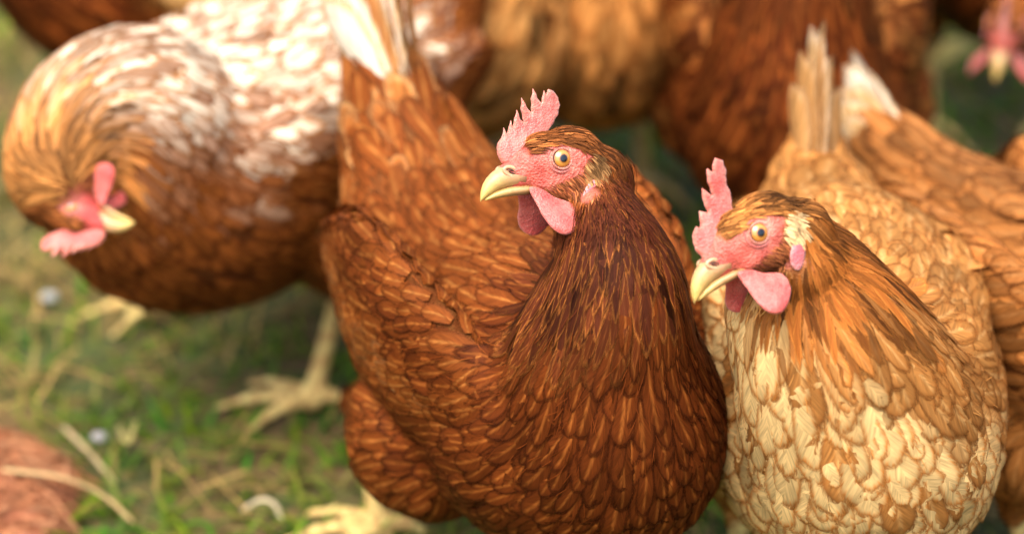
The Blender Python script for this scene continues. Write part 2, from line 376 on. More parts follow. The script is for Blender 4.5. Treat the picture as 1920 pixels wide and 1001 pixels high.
def hen(name, label, O, face, body, neck, hpos, hfwd, hup, feet, colf, group=None, hs=1.0, voxel=0.003, dens=1.0, fs=1.0,
        detail=2, parts=0, wing=True, tail=None, tailc=None, comb=COMB, mat=None, plumcol=(0.10, 0.03, 0.008), wingx=0.0, fluff=None, facec=None, wings=None, seed=1, wf=1.0, wisps=2800, ruffle=0.0, neckline=None):
    r = np.random.default_rng(seed)
    O = np.asarray([O[0], O[1], 0.0]); f = nrm([face[0], face[1], 0]); l = np.array([-f[1], f[0], 0]); zz = np.array([0, 0, 1.0])
    R = np.stack([f, l, zz])                       # rows: local axes in world
    toL = lambda p: (np.asarray(p, float) - O) @ R.T
    dirL = lambda d: np.asarray(d, float) @ R.T
    root = bpy.data.objects.new(name, None); COL.objects.link(root); root.location = O
    root.rotation_euler = (0, 0, math.atan2(f[1], f[0])); root.empty_display_size = 0.05
    tag(root, label, 'hen', group or 'brown hens in the grass')
    # ---- skeleton (tail to head)
    hx = nrm(dirL(hfwd)); hu = dirL(hup); hy = nrm(np.cross(hu, hx)); hz = np.cross(hx, hy); H = np.stack([hx, hy, hz]); hp = toL(hpos) if len(hpos) == 3 else hpos
    u = PX * hs
    hl = lambda p: np.asarray(p, float) * u @ H + hp           # head units -> local
    nodes = [list(b) for b in body] + [list(n) for n in neck]
    nb = len(body)
    nn = np.array(nodes, float)
    ntop = hl((-88, 0, -88)); nn = np.vstack([nn, [*ntop, 0.0180 * hs, 0.0195 * hs]])
    C, ts = catmull(nn, 46); pos, rad = C[:, :3], np.maximum(C[:, 3:5], 0.008)
    T = nrm(np.gradient(pos, axis=0))
    parts_ = []
    for i in range(len(pos)):
        t = T[i]; y = nrm(np.array([0, 1.0, 0]) - t * t[1]); w = np.cross(t, y)
        parts_.append(ell(pos[i], [t, y, w], [0.7 * rad[i].mean(), rad[i, 0], rad[i, 1]], ICO3))
    q = np.where(ts <= nb - 1, ts / (nb - 1), 1 + (ts - nb + 1) / (len(nn) - nb))
    skp, skt, skq, skr = [pos], [-T], [q], [rad.mean(1)]
    # wings lie along the flanks
    wp = []
    if wing:
        for sgn in (-1, 1):
            k = wings or [(0.055, 0.060, 0.205, 0.014, 0.034), (0.02, 0.070, 0.203, 0.016, 0.048), (-0.03, 0.071, 0.203, 0.015, 0.050), (-0.08, 0.062, 0.208, 0.012, 0.036), (-0.125, 0.050, 0.216, 0.009, 0.018)]
            k = np.array(k); k[:, 1] *= sgn
            Cw, _ = catmull(k, 16)
            for i in range(16):
                parts_.append(ell(Cw[i, :3], [nrm([1, 0, 0]), [0, 1, 0], [0, 0, 1]], [0.02, max(Cw[i, 3], .006), max(Cw[i, 4], .008)], ICO2))
            wp.append(Cw[:, :3]); skp.append(Cw[:, :3] * np.array([1, 1.12, 1])); skt.append(np.tile(nrm([-1, 0, -0.12]), (16, 1))); skq.append(np.full(16, 0.45)); skr.append(Cw[:, 3])
    # thighs, shanks and toes
    legp = []
    for side, ft in zip((1, -1), feet):
        if ft is None: continue
        fx, fy, fdir = ft[0], ft[1], ft[2]
        hip = np.array([body[3][0] * 0.4 + 0.0, side * 0.048, body[3][2] - 0.035]); foot = np.array([fx, fy, 0.010])
        hock = np.array([fx - 0.030 + (ft[3] if len(ft) > 3 else 0), fy * 0.96, 0.082]) if len(ft) < 5 else np.array(ft[4])
        Ct, _ = catmull(np.array([[*hip, 0.050], [*(hip * 0.5 + hock * 0.5 + np.array([0.012, 0, 0.008])), 0.030], [*hock, 0.009]]), 14)
        for c in Ct: parts_.append(ell(c[:3], np.eye(3), [c[3]] * 3, ICO2))
        skp.append(Ct[:9, :3]); d_ = nrm(hock - hip); skt.append(np.tile(d_, (9, 1))); skq.append(np.full(9, -1.0)); skr.append(Ct[:9, 3])
        for a in np.linspace(0, 1, 14):
            p = hock * (1 - a) + foot * a; parts_.append(ell(p, np.eye(3), [0.0065 + 0.0015 * (2 * a - 1) ** 2] * 3, ICO2)); legp.append(p)
        ca, sa = math.cos(fdir), math.sin(fdir)
        for ang, ln in ((0.0, 0.062), (0.62, 0.050), (-0.62, 0.050), (math.pi, 0.026)):
            for a in np.linspace(0, 1, 14):
                dx, dy = math.cos(ang + fdir), math.sin(ang + fdir)
                zt = 0.011 + 0.006 * math.sin(a * 3.1) - 0.006 * a
                p = foot + np.array([dx * ln * a, dy * ln * a, zt - 0.010]); rr = 0.0062 - 0.0036 * a + (0.0008 if int(a * 13) % 4 == 0 else 0)
                parts_.append(ell(p, np.eye(3), [rr * 1.1, rr * 1.1, rr], ICO2)); legp.append(p)
    # head
    for c, rr in (((-34, 0, 0), (70, 50, 62)), ((30, 0, -10), (62, 37, 42)), ((-8, 0, -40), (62, 41, 42)), ((72, 0, -28), (40, 24, 30)), ((20, 0, 22), (45, 34, 30)), ((-55, 0, -25), (66, 50, 58)), ((-92, 0, -42), (70, 53, 70))):
        parts_.append(ell(hl(c), H, np.array(rr) * u))
    for s in (1, -1):                                       # orbital swelling, ear tuft
        parts_.append(ell(hl((0, s * 33, 2)), H, np.array((40, 15, 31)) * u))
        parts_.append(ell(hl((-62, s * 38, -12)), H, np.array((24, 16, 30)) * u))
    V, tri, quad = remesh(parts_, voxel, 7 if voxel > 0.0022 else 9)
    bvh = BVHTree.FromPolygons(V.tolist(), tri.tolist())
    skp = np.vstack(skp); skt = np.vstack(skt); skq = np.concatenate(skq); skr = np.concatenate(skr)
    hs_p = np.array([hl((60, 0, 0)), hl((0, 0, 0)), hl((-50, 0, 0)), hl((-40, 0, 40)), hl((0, 0, -40))]); hs_t = np.array([-hx, -hx * .97 - hz * .1, nrm(-hx * .8 - hz * .6), nrm(-hx - hz * .15), nrm(-hx - hz * .5)])
    skp = np.vstack([skp, hs_p]); skt = np.vstack([skt, hs_t]); skq = np.concatenate([skq, np.full(5, 3.0)]); skr = np.concatenate([skr, np.full(5, 0.016 * hs)])
    skw = np.concatenate([np.full(46, -1.0)] + ([np.linspace(0, 1, 16)] * 2 if wing else []) + [np.full(len(skq) - 46 - (32 if wing else 0), -1.0)])
    legp = np.array(legp) if legp else np.zeros((1, 3)) - 9

    def headc(P): return ((P - hp) @ H.T) / u
    def isbare(P):
        hc = headc(P); near = (np.abs(hc) < np.array([170, 75, 170])).all(1)
        b = inpoly(hc[:, 0], hc[:, 2], BARE) & (np.abs(hc[:, 1]) > 16) & near
        b &= np.abs(hc[:, 1]) < 60
        b |= near & (hc[:, 0] > 62) & (hc[:, 0] < 125) & (np.abs(hc[:, 1]) < 34) & (hc[:, 2] > -75) & (hc[:, 2] < 20)
        return b, hc, near
    def field(P):
        d = np.linalg.norm(P[:, None, :] - skp[None], axis=2) / (skr[None] + 0.004)
        w = 1.0 / (d ** 6 + 1e-4); w /= w.sum(1, keepdims=True)
        fl = w @ skt; qi = skq[np.argmin(d, 1)]; qs = np.where(skq >= 0, skq, 0)
        wq = w * (skq >= 0)[None]; qa = (wq @ qs) / (wq.sum(1) + 1e-9)
        return fl + np.array([0, 0, -0.18]), qi, qa, np.argmin(d, 1)
    # ---- colour of the body mesh
    Bc = np.tile(np.array(plumcol), (len(V), 1)); bare_m = np.zeros(len(V))
    b, hc, near = isbare(V)
    fcol = np.array(facec if facec is not None else (0.57, 0.105, 0.07))
    Bc[b] = fcol; bare_m[b] = 1
    ck = near & ~b & (hc[:, 0] > -70) & (hc[:, 2] < -20) & (hc[:, 2] > -85) & (np.abs(hc[:, 1]) > 8) & (hc[:, 0] > hc[:, 2] * 0.3 - 45)
    Bc[ck] = fcol * np.array([0.62, 0.85, 0.75]); bare_m[ck] = 0.6
    eyed = np.sqrt(hc[:, 0] ** 2 + hc[:, 2] ** 2); er = near & (eyed < 30) & (np.abs(hc[:, 1]) > 20)
    Bc[er] = np.array([0.64, 0.19, 0.13])
    dl = np.full(len(V), 9.0)
    low = V[:, 2] < 0.105
    if low.any(): dl[low] = np.linalg.norm(V[low][:, None] - legp[None], axis=2).min(1)
    lg = dl < 0.0125
    Bc[lg] = np.array([0.60, 0.40, 0.14]) * (0.78 + 0.3 * (np.sin(V[lg] @ np.array([500, 300, 900.0])) > -0.3))[:, None]
    for _ in range(2):                                      # soften colour borders
        acc = np.zeros_like(Bc); cnt = np.zeros(len(V))
        for i, j in ((0, 1), (1, 2), (2, 0)):
            np.add.at(acc, tri[:, i], Bc[tri[:, j]]); np.add.at(cnt, tri[:, i], 1)
        Bc = 0.4 * Bc + 0.6 * acc / np.maximum(cnt, 1)[:, None]
    bo = obj('body', mesh('body', V, quad, {'base': ('FLOAT_COLOR', Bc), 'bare': ('FLOAT', bare_m)}), MBODY, root)

    # ---- face parts
    def hput(Vh): return np.asarray(Vh, float) * u @ H + hp
    def fleshc(V_, d, c0, c1, dm):
        t = sstep(0, dm, d)[:, None]; return np.array(c1) * (1 - t) + np.array(c0) * t
    step = 4.5 if detail > 1 else 9
    cV, cF, cd = slab(comb, 9.5, 34, step, 1.6)
    hgt = sstep(20, 120, cV[:, 2]); cV[:, 1] = cV[:, 1] * (1.25 - 0.6 * hgt) + 4 * np.sin(cV[:, 0] * 0.06) * hgt + (3.0 * np.sin(cV[:, 2] * 0.05 + cV[:, 0] * .03))
    cV = cV + 0.7 * np.sin(cV[:, [2, 0, 1]] * 0.35)
    obj('comb', mesh('comb', hput(cV), cF, {'base': ('FLOAT_COLOR', fleshc(cV, cd, (0.58, 0.085, 0.062), (0.68, 0.20, 0.12), 7))}), MFLESH, root)
    gv = H @ np.array([0, 0, -1.0]); gd = nrm(0.3 * np.array([0, 0, -1.0]) + 0.7 * gv) if gv[2] < -0.4 else np.array([0, 0, -1.0])
    for s in (1, -1):
        wV, wF, wd = slab(WATTLE, 6.5, 26, step, 1.8)
        hang = sstep(-60, -140, wV[:, 2]); wV[:, 1] += s * (32 + 46 * hang) + 3 * np.sin(wV[:, 0] * 0.09) * hang; wV[:, 0] += 7 * hang
        drop = np.clip(-58 - wV[:, 2], 0, 200); wV[:, 0] += drop * gd[0] / max(abs(gd[2]), 0.3)
        wV[:, 1] += 0.9 * np.sin(wV[:, 2] * 0.5 + wV[:, 0] * 0.35)
        obj('wattle', mesh('wattle', hput(wV), wF, {'base': ('FLOAT_COLOR', fleshc(wV, wd, (0.60, 0.040, 0.032), (0.62, 0.09, 0.065), 5))}), MFLESH, root)
    # beak: lofted upper and lower mandibles
    def loft(secs, nphi=16):
        Vv = []; Ff = []; m = len(secs)
        for (cx, cz, ry, rz, pw) in secs:
            a = np.linspace(0, 2 * math.pi, nphi, endpoint=False); ca, sa = np.cos(a), np.sin(a)
            yy = np.sign(ca) * np.abs(ca) ** pw * ry; zz_ = sa * rz
            Vv.append(np.column_stack([np.full(nphi, cx), yy, cz + zz_]))
        for i in range(m - 1):
            for j in range(nphi):
                a, b2 = i * nphi + j, i * nphi + (j + 1) % nphi; Ff.append([a, b2, b2 + nphi, a + nphi])
        Ff.append(list(range(nphi))[::-1]); Ff.append([(m - 1) * nphi + j for j in range(nphi)])
        return np.vstack(Vv), Ff
    up = [(62, -34, 24, 17, 1), (80, -33, 23, 20, 1), (96, -34, 20.5, 21, 1), (110, -38, 18, 21, .9), (122, -45, 15, 20, .9), (132, -53, 11.5, 18, .9), (140, -62, 8, 15, .9), (144, -69, 5, 10, 1), (145.5, -75, 2.8, 6, 1), (145, -79, 1.2, 2, 1)]
    lo_ = [(40, -57, 24, 8, 1), (62, -58, 21, 10, 1), (84, -60, 17, 10, 1), (104, -64, 13, 9, 1), (120, -69, 9, 7, 1), (131, -74, 5, 4, 1), (137, -77, 2, 2, 1)]
    for nm, sec in (('upper_beak', up), ('lower_beak', lo_)):
        bV, bF = loft(sec)
        tt = sstep(70, 140, bV[:, 0])[:, None]; top = sstep(-60, -20, bV[:, 2])[:, None] if nm == 'upper_beak' else 0 * tt
        bcol = (np.array([0.46, 0.25, 0.10]) * (1 - tt) + np.array([0.62, 0.42, 0.11]) * tt) * (1 - 0.5 * top) + np.array([0.50, 0.24, 0.15]) * 0.5 * top
        bo2 = obj(nm, mesh(nm, hput(bV), bF, {'base': ('FLOAT_COLOR', bcol)}), MBEAK, root)
        if nm == 'upper_beak' and detail > 1:
            for s in (1, -1):                              # nostril: a horny lip round a dark slit
                a = np.linspace(0, 2 * math.pi, 18, endpoint=False)
                for nmn, ra, rb, tk, cc in (('nostril_lip', 15, 8, 4.0, (0.60, 0.36, 0.19)), ('nostril', 9, 2.6, 1.6, (0.05, 0.02, 0.012))):
                    v2, f2 = [], []
                    for i, aa in enumerate(a):
                        for j in range(8):
                            bb = j * math.pi / 4
                            v2.append(((ra + tk * math.cos(bb)) * math.cos(aa) * (1 if nmn == 'nostril_lip' else .8) + 90, s * (18.5 + (0 if nmn == 'nostril_lip' else 2.6) + tk * 0.7 * math.sin(bb)), (rb + tk * math.cos(bb)) * math.sin(aa) - 25 + 0.25 * ra * math.cos(aa)))
                            f2.append([i * 8 + j, i * 8 + (j + 1) % 8, ((i + 1) % 18) * 8 + (j + 1) % 8, ((i + 1) % 18) * 8 + j])
                    v2 = np.array(v2); obj(nmn, mesh(nmn, hput(v2), f2, {'base': ('FLOAT_COLOR', np.tile(np.array(cc), (len(v2), 1)))}), MBEAK, bo2)
    # eyes with a lid ring
    for s in (1, -1):
        n1, n2 = 14, 28; ev, er_, ea, ef = [], [], [], []
        for i in range(n1 + 1):
            th = i / n1 * 1.25
            for j in range(n2):
                ph = j / n2 * 2 * math.pi
                ev.append((21 * math.sin(th) * math.cos(ph), s * (36.5 + 18.5 * math.cos(th)), 21 * math.sin(th) * math.sin(ph))); er_.append(th / 1.05); ea.append(ph)
        for i in range(n1):
            for j in range(n2):
                qd = [i * n2 + j, i * n2 + (j + 1) % n2, (i + 1) * n2 + (j + 1) % n2, (i + 1) * n2 + j]; ef.append(qd if s < 0 else qd[::-1])
        eo = obj('eye', mesh('eye', hput(ev), ef, {'rad': ('FLOAT', er_), 'ang': ('FLOAT', ea)}), MEYE, root)
        lv, lf = [], []
        for ring, (rr, tk, yo) in enumerate(((20.5, 2.2, 47.0), (25.5, 2.4, 43.6))):
            o_ = len(lv)
            for i in range(32):
                aa = i / 32 * 2 * math.pi
                for j in range(8):
                    bb = j * math.pi / 4; rrr = rr + tk * math.cos(bb)
                    lv.append((rrr * math.cos(aa) * (1 + 0.06 * ring), s * (yo + tk * 0.8 * math.sin(bb) - (0.10 + .1 * ring) * abs(rrr * math.cos(aa)) * 0.3), rrr * math.sin(aa) * (0.93 if ring == 0 else .98)))
                    qd = [o_ + i * 8 + j, o_ + i * 8 + (j + 1) % 8, o_ + ((i + 1) % 32) * 8 + (j + 1) % 8, o_ + ((i + 1) % 32) * 8 + j]; lf.append(qd)
        lv = np.array(lv); lcol = np.tile(np.array([0.58, 0.22, 0.135]), (len(lv), 1)); lcol[256:] = (0.58, 0.125, 0.09)
        obj('eyelid', mesh('eyelid', hput(lv), lf, {'base': ('FLOAT_COLOR', lcol)}), MFLESH, eo)
        # ear lobe
        LOBE = smooth2([(-64, -38), (-54, -44), (-44, -58), (-40, -76), (-46, -90), (-56, -90), (-68, -76), (-77, -58), (-74, -44)])
        eV, eF, ed = slab(LOBE, 5.5, 14, 5, 1.5); eV[:, 1] += s * ((50.5 if comb is COMB else 48.0) - 3 * sstep(-50, -90, eV[:, 2])) 
        obj('ear_lobe', mesh('ear_lobe', hput(eV), eF, {'base': ('FLOAT_COLOR', fleshc(eV, ed, (0.70, 0.13, 0.17), (0.74, 0.30, 0.28), 6))}), MFLESH, root)

    # ---- plumage
    A = V[tri[:, 0]]; Bv = V[tri[:, 1]]; Cv = V[tri[:, 2]]
    ar = np.linalg.norm(np.cross(Bv - A, Cv - A), axis=1); 
    vis_cut = (A[:, 2] > 0.075)
    hcA = headc(A); nearh = (np.abs(hcA) < 150).all(1)
    wgt = ar * vis_cut * np.where(nearh, 22.0, 1.0) * np.where(A[:, 2] > nn[nb - 1][2], 4.0, 1.0)
    ncand = int((70000 if detail > 1 else 16000))
    cdf = np.cumsum(wgt); ti = np.searchsorted(cdf, r.random(ncand) * cdf[-1])
    a1, a2 = r.random(ncand), r.random(ncand); sw = a1 + a2 > 1; a1[sw], a2[sw] = 1 - a1[sw], 1 - a2[sw]
    P = A[ti] + a1[:, None] * (Bv - A)[ti] + a2[:, None] * (Cv - A)[ti]
    Nn = nrm(np.cross(Bv - A, Cv - A)[ti])
    fl, qi, qa, qn = field(P)
    if neckline:
        wl = neckline(P, Nn); qa = qa * (1 - wl) + np.minimum(qa, 0.97) * wl
    bP, hcP, nearP = isbare(P)
    dlow = np.full(len(P), 9.0); lw = P[:, 2] < 0.105
    dlow[lw] = np.linalg.norm(P[lw][:, None] - legp[None], axis=2).min(1)
    legm = dlow < 0.011
    lobe = inpoly(hcP[:, 0], hcP[:, 2], [(-50, -36), (-36, -62), (-38, -88), (-52, -98), (-72, -84), (-78, -58), (-70, -42)]) & (np.abs(hcP[:, 1]) > 20) & (np.abs(hcP[:, 1]) < 70)
    ok = ~bP & ~legm & ~(nearP & (hcP[:, 0] > 60) & (np.abs(hcP[:, 1]) < 40)) & ~lobe
    # under the comb base and over the eye: none
    ok &= ~((np.abs(hcP[:, 1]) < 9) & (hcP[:, 0] > 10) & (hcP[:, 2] > 0) & nearP)
    cheek = nearP & (hcP[:, 2] < -8) & (hcP[:, 0] > -75) & (hcP[:, 2] > -90)
    # size by place
    qh = np.where(qi < 0, 0.4, qa); qh = np.where((qh > 0.9) & (qh < 1.9), np.maximum(qh - (0.12 + 0.16 * np.clip(Nn[:, 0], 0, 1)) * sstep(0.9, 1.05, qh) * sstep(1.9, 1.6, qh), 0.9), qh)
    qk = [0, 0.4, 0.8, 1.0, 1.2, 1.45, 1.75, 2.0, 2.6, 3.0]
    Lf = np.interp(qh, qk, [0.045, 0.040, 0.034, 0.032, 0.034, 0.031, 0.024, 0.016, 0.0085, 0.0062])
    Wf = np.interp(qh, qk, [0.013, 0.0145, 0.0112, 0.0092, 0.0070, 0.0044, 0.0031, 0.0024, 0.0013, 0.0011])
    Sp = np.interp(qh, qk, [0.0080, 0.0076, 0.0060, 0.0050, 0.0039, 0.0028, 0.0022, 0.0019, 0.0013, 0.0011])
    wgi = skw[qn]; wz = wgi >= 0
    Lf = np.where(wz, 0.017 + 0.030 * wgi, Lf); Wf = np.where(wz, 0.0078 + 0.0070 * wgi, Wf); Sp = np.where(wz, 0.0042 + 0.0034 * wgi, Sp)
    th_ = qi < 0
    Lf[th_] = 0.030; Wf[th_] = 0.010; Sp[th_] = 0.0065
    Lf = np.where(cheek, 0.0052, Lf); Wf = np.where(cheek, 0.0007, Wf); Sp = np.where(cheek, 0.0009, Sp)
    eart = nearP & (hcP[:, 0] < -42) & (hcP[:, 0] > -84) & (hcP[:, 2] > -38) & (hcP[:, 2] < 10) & (np.abs(hcP[:, 1]) > 20)
    Lf = np.where(eart, 0.0055, Lf); Wf = np.where(eart, 0.0010, Wf); Sp = np.where(eart, 0.0008, Sp)
    br = sstep(1.35, 1.1, qh) * sstep(0.3, 0.6, qh) * (wgi < 0)
    Wf = Wf * (1 + (wf - 1) * br); Sp = Sp * (1 + (wf - 1) * 0.5 * br)
    Sp = Sp * dens; Lf = Lf * fs; Wf = Wf * fs * np.where(nearP, 1.0, 1.16 if detail > 1 else 1.0)
    ok0, qa0, qi0, P0, N0 = ok, qa, qi, P, Nn
    # dart throwing
    acc = []; grid = {}
    cs = 0.004
    keys = np.floor(P / cs).astype(int)
    for i in range(ncand):
        if not ok[i]: continue
        p = P[i]; s_ = Sp[i]; k = keys[i]; m = int(s_ / cs) + 1; good = True
        if m <= 1: rngk = (-1, 0, 1)
        elif m == 2: rngk = (-2, -1, 0, 1, 2)
        else: rngk = (-3, -2, -1, 0, 1, 2, 3)
        s2 = s_ * s_; px_, py_, pz_ = p
        for ix in rngk:
            for iy in rngk:
                for iz in rngk:
                    g = grid.get((k[0] + ix, k[1] + iy, k[2] + iz))
                    if g:
                        for (a_, b_, c_) in g:
                            if (a_ - px_) ** 2 + (b_ - py_) ** 2 + (c_ - pz_) ** 2 < s2: good = False; break
                    if not good: break
                if not good: break
            if not good: break
        if good: acc.append(i); grid.setdefault(tuple(k), []).append((px_, py_, pz_))
    acc = np.array(acc); n = len(acc)
    nw_ = 0
    if detail > 1:
        pool = np.where(ok & (qa < 2.2) & (wgt[ti] > 0))[0]; ex = r.choice(pool, min(wisps, len(pool)), replace=False); nw_ = len(ex); acc = np.concatenate([acc, ex]); n = len(acc)
        Lf[ex] = np.clip(Lf[ex] * 0.3, 0.004, 0.009); Wf[ex] = 0.0005
    P, Nn, qa, qi, Lf, Wf = P[acc], Nn[acc], qa[acc], qi[acc], Lf[acc], Wf[acc]; cheek = cheek[acc]; eart = eart[acc]; hcP = hcP[acc]; nearP = nearP[acc]
    Lf = Lf * r.uniform(0.8, 1.25, n); Wf = Wf * r.uniform(0.78, 1.18, n)
    hack = sstep(1.18, 1.5, qa - 0.22 * Nn[:, 0])                     # 0 rounded breast feather .. 1 pointed hackle
    K = 8 if detail > 1 else 6
    vst = np.array([0, 0.2, 0.4, 0.58, 0.74, 0.87, 0.955, 1.0]) if K == 8 else np.array([0, 0.3, 0.55, 0.78, 0.93, 1.0])
    lift = r.uniform(0.016, 0.042, n) * np.where(qi < 0, 1.6, 1.0) * np.where(nearP, 0.9, 1); base_h = r.uniform(-0.0004, 0.0004, n)
    iw = np.arange(n) >= n - nw_; ruf = sstep(0.5, 0.3, qa) * ruffle
    lift = lift * (1 + ruf * r.uniform(0, 3.0, n)); lift[iw] *= 1.8; base_h[iw] += 0.0018
    yawj = r.normal(0, 0.13, n) * (1 + 1.2 * ruf); yawj[iw] *= 1.8
    def march(P, Nn, Lf, yawj):
        n = len(P); St = np.zeros((n, K, 3)); Sn = np.zeros((n, K, 3)); Td = np.zeros((n, K, 3))
        cur = P.copy(); cn = Nn.copy()
        for k in range(K):
            fl, _, _, _ = field(cur)
            t = fl - cn * (fl * cn).sum(1, keepdims=True); t = nrm(t); sdx = np.cross(cn, t)
            t = t * np.cos(yawj)[:, None] + sdx * np.sin(yawj)[:, None]
            if k: t = nrm(0.5 * t + 0.5 * Td[:, k - 1])
            St[:, k] = cur; Sn[:, k] = cn; Td[:, k] = t
            if k < K - 1:
                nxt = cur + t * (Lf * (vst[k + 1] - vst[k]))[:, None]
                for i in range(n):
                    loc, no, _, _ = bvh.find_nearest(nxt[i])
                    if loc is not None: nxt[i] = loc; cn[i] = no
                cn = nrm(cn * 0.6 + Sn[:, k] * 0.4)
                cur = nxt
        return St, Sn, Td
    St, Sn, Td = march(P, Nn, Lf, yawj)
    # short feathers where the first coat left the skin open
    from mathutils.kdtree import KDTree
    body_i = np.where(~iw)[0]; pts = St[body_i][:, 1:].reshape(-1, 3); kd = KDTree(len(pts))
    for i_, p_ in enumerate(pts): kd.insert(p_, i_)
    kd.balance(); gap = 0.0042 * dens * fs; newi = []; newp = KDTree(1)
    cand = np.where(ok0 & (qa0 < 1.8))[0][:9000]; taken = []
    for i_ in cand:
        if kd.find(P0[i_])[2] > gap:
            p_ = P0[i_]
            if all((p_[0] - a_[0]) ** 2 + (p_[1] - a_[1]) ** 2 + (p_[2] - a_[2]) ** 2 > (gap * 0.9) ** 2 for a_ in taken): taken.append(p_); newi.append(i_)
    if newi:
        newi = np.array(newi); m_ = len(newi); Lx = np.full(m_, 0.017 * fs); yj = r.normal(0, 0.2, m_)
        a_, b_2, c_2 = march(P0[newi], N0[newi], Lx, yj)
        St = np.concatenate([St, a_]); Sn = np.concatenate([Sn, b_2]); Td = np.concatenate([Td, c_2])
        P = np.vstack([P, P0[newi]]); Nn = np.vstack([Nn, N0[newi]]); qa = np.concatenate([qa, qa0[newi]]); qi = np.concatenate([qi, qi0[newi]]); Lf = np.concatenate([Lf, Lx]); Wf = np.concatenate([Wf, np.full(m_, 0.010 * fs)])
        z_ = np.zeros(m_, bool); cheek = np.concatenate([cheek, z_]); eart = np.concatenate([eart, z_]); nearP = np.concatenate([nearP, z_]); hcP = np.vstack([hcP, headc(P0[newi])]); iw = np.concatenate([iw, z_])
        hack = np.concatenate([hack, np.zeros(m_)]); lift = np.concatenate([lift, np.full(m_, 0.05)]); base_h = np.concatenate([base_h, np.full(m_, 0.001)]); n = n + m_
    h = base_h[:, None] + lift[:, None] * Lf[:, None] * (vst[None] ** 0.8) + 0.0008
    us = np.array([-1, -0.55, 0, 0.55, 1.0]) if detail > 1 else np.array([-1, 0, 1.0])
    prof_r = np.interp(vst, [0, 0.2, 0.45, 0.7, 0.85, 0.94, 0.975, 1.0], [0.5, 0.8, 0.95, 1.0, 0.93, 0.7, 0.48, 0.10])
    prof_h = np.interp(vst, [0, 0.2, 0.45, 0.7, 0.85, 0.94, 1.0], [0.4, 0.8, 1.0, 0.85, 0.55, 0.28, 0.02])
    wv = (prof_r[None] * (1 - hack)[:, None] + prof_h[None] * hack[:, None]) * Wf[:, None] / 2
    Sd = nrm(np.cross(Sn, Td))
    twist = r.normal(0, 0.10, n); ntilt = r.normal(0, 1, n)
    M = len(us)
    VV = np.zeros((n, K, M, 3)); NV = np.zeros((n, K, M, 3))
    for m, uu in enumerate(us):
        VV[:, :, m] = St + Sn * (h - (0.07 * uu * uu) * wv + np.tan(twist)[:, None] * uu * wv * vst[None])[..., None] + Sd * (uu * wv)[..., None]
        NV[:, :, m] = nrm(Sn + Sd * (0.10 * uu) + Td * (0.10 * (vst - 0.3))[None, :, None] + Sd * (ntilt[:, None] * 0.07)[..., None])
    cb, ce, csf = colf(P, Nn, qa, qi, hcP, nearP, cheek, eart, r, n)
    cb[iw] = np.clip(np.minimum(cb[iw], np.median(cb[~iw & (qa < 1.3)], axis=0) * 1.2) * 1.25, 0, .9); ce[iw] = cb[iw]; csf[iw] = cb[iw]
    rnd = r.random(n)
    fuv = np.zeros((n, K, M, 3)); fuv[..., 0] = us[None, None]; fuv[..., 1] = vst[None, :, None]; fuv[..., 2] = rnd[:, None, None]
    I = np.arange(K * M).reshape(K, M)
    Fq = np.stack([I[:-1, :-1], I[1:, :-1], I[1:, 1:], I[:-1, 1:]], -1).reshape(-1, 4)
    mt = mat or (MF if detail > 1 else MFB)
    def build(nm, idx):
        k_ = len(idx); nv = K * M
        Fa = (Fq[None] + (np.arange(k_) * nv)[:, None, None]).reshape(-1, 4)
        rep = lambda c: np.repeat(c[idx], nv, axis=0)
        return mesh(nm, VV[idx].reshape(-1, 3), Fa, {'base': ('FLOAT_COLOR', rep(cb)), 'edge': ('FLOAT_COLOR', rep(ce)), 'shaft': ('FLOAT_COLOR', rep(csf)), 'fuv': ('FLOAT_VECTOR', fuv[idx].reshape(-1, 3))}, normals=NV[idx].reshape(-1, 3))
    sel = np.zeros(n, bool)
    if parts:
        mid = VV[:, K // 2 + 1, M // 2] @ R + O                # world
        nw = Sn[:, K // 2 + 1] @ R; vd = nrm(CAM - mid); fc = (nw * vd).sum(1)
        dep = (mid - CAM) @ FW; xx = (mid - CAM) @ RT / dep * FPX + 960; yy = 500.5 - (mid - CAM) @ UP / dep * FPX
        inside = (xx > 10) & (xx < 1910) & (yy > 10) & (yy < 991) & (fc > 0.15)
        score = np.where(inside, Wf * (0.3 + fc) / dep, 0); order = np.argsort(-score)[:parts]; order = order[score[order] > 0]
        sel[order] = True
        for i in order: obj('feather', build('feather', np.array([i])), mt, root)
    po = obj('plumage', build('plumage', np.where(~sel)[0]), mt, root); tag(po, kind='stuff')

    # ---- tail and other long feathers, each its own part
    def long_feather(nm, p0, d0, nrm0, L, Wd, bend, cb_, ce_, cs_, K2=10):
        vs_ = np.linspace(0, 1, K2) ** 0.9; d = nrm(d0); nn_ = nrm(np.asarray(nrm0) - d * np.dot(nrm0, d)); s_ = np.cross(nn_, d)
        us2 = np.array([-1, -.5, 0, .5, 1.0]); pv = np.interp(vs_, [0, .1, .4, .75, .9, .97, 1], [.25, .6, .95, 1, .8, .5, .12]) * Wd / 2
        Vx = np.zeros((K2, 5, 3))
        for m, uu in enumerate(us2):
            Vx[:, m] = np.asarray(p0) + d * (vs_ * L)[:, None] + nn_ * (bend * L * vs_ ** 2 - 0.25 * uu * uu * pv)[:, None] + s_ * (uu * pv)[:, None]
        fu = np.zeros((K2, 5, 3)); fu[..., 0] = us2; fu[..., 1] = vs_[:, None]; fu[..., 2] = r.random()
        I2 = np.arange(K2 * 5).reshape(K2, 5); F2 = np.stack([I2[:-1, :-1], I2[:-1, 1:], I2[1:, 1:], I2[1:, :-1]], -1).reshape(-1, 4)
        rp = lambda c: np.tile(np.asarray(c, float), (K2 * 5, 1))
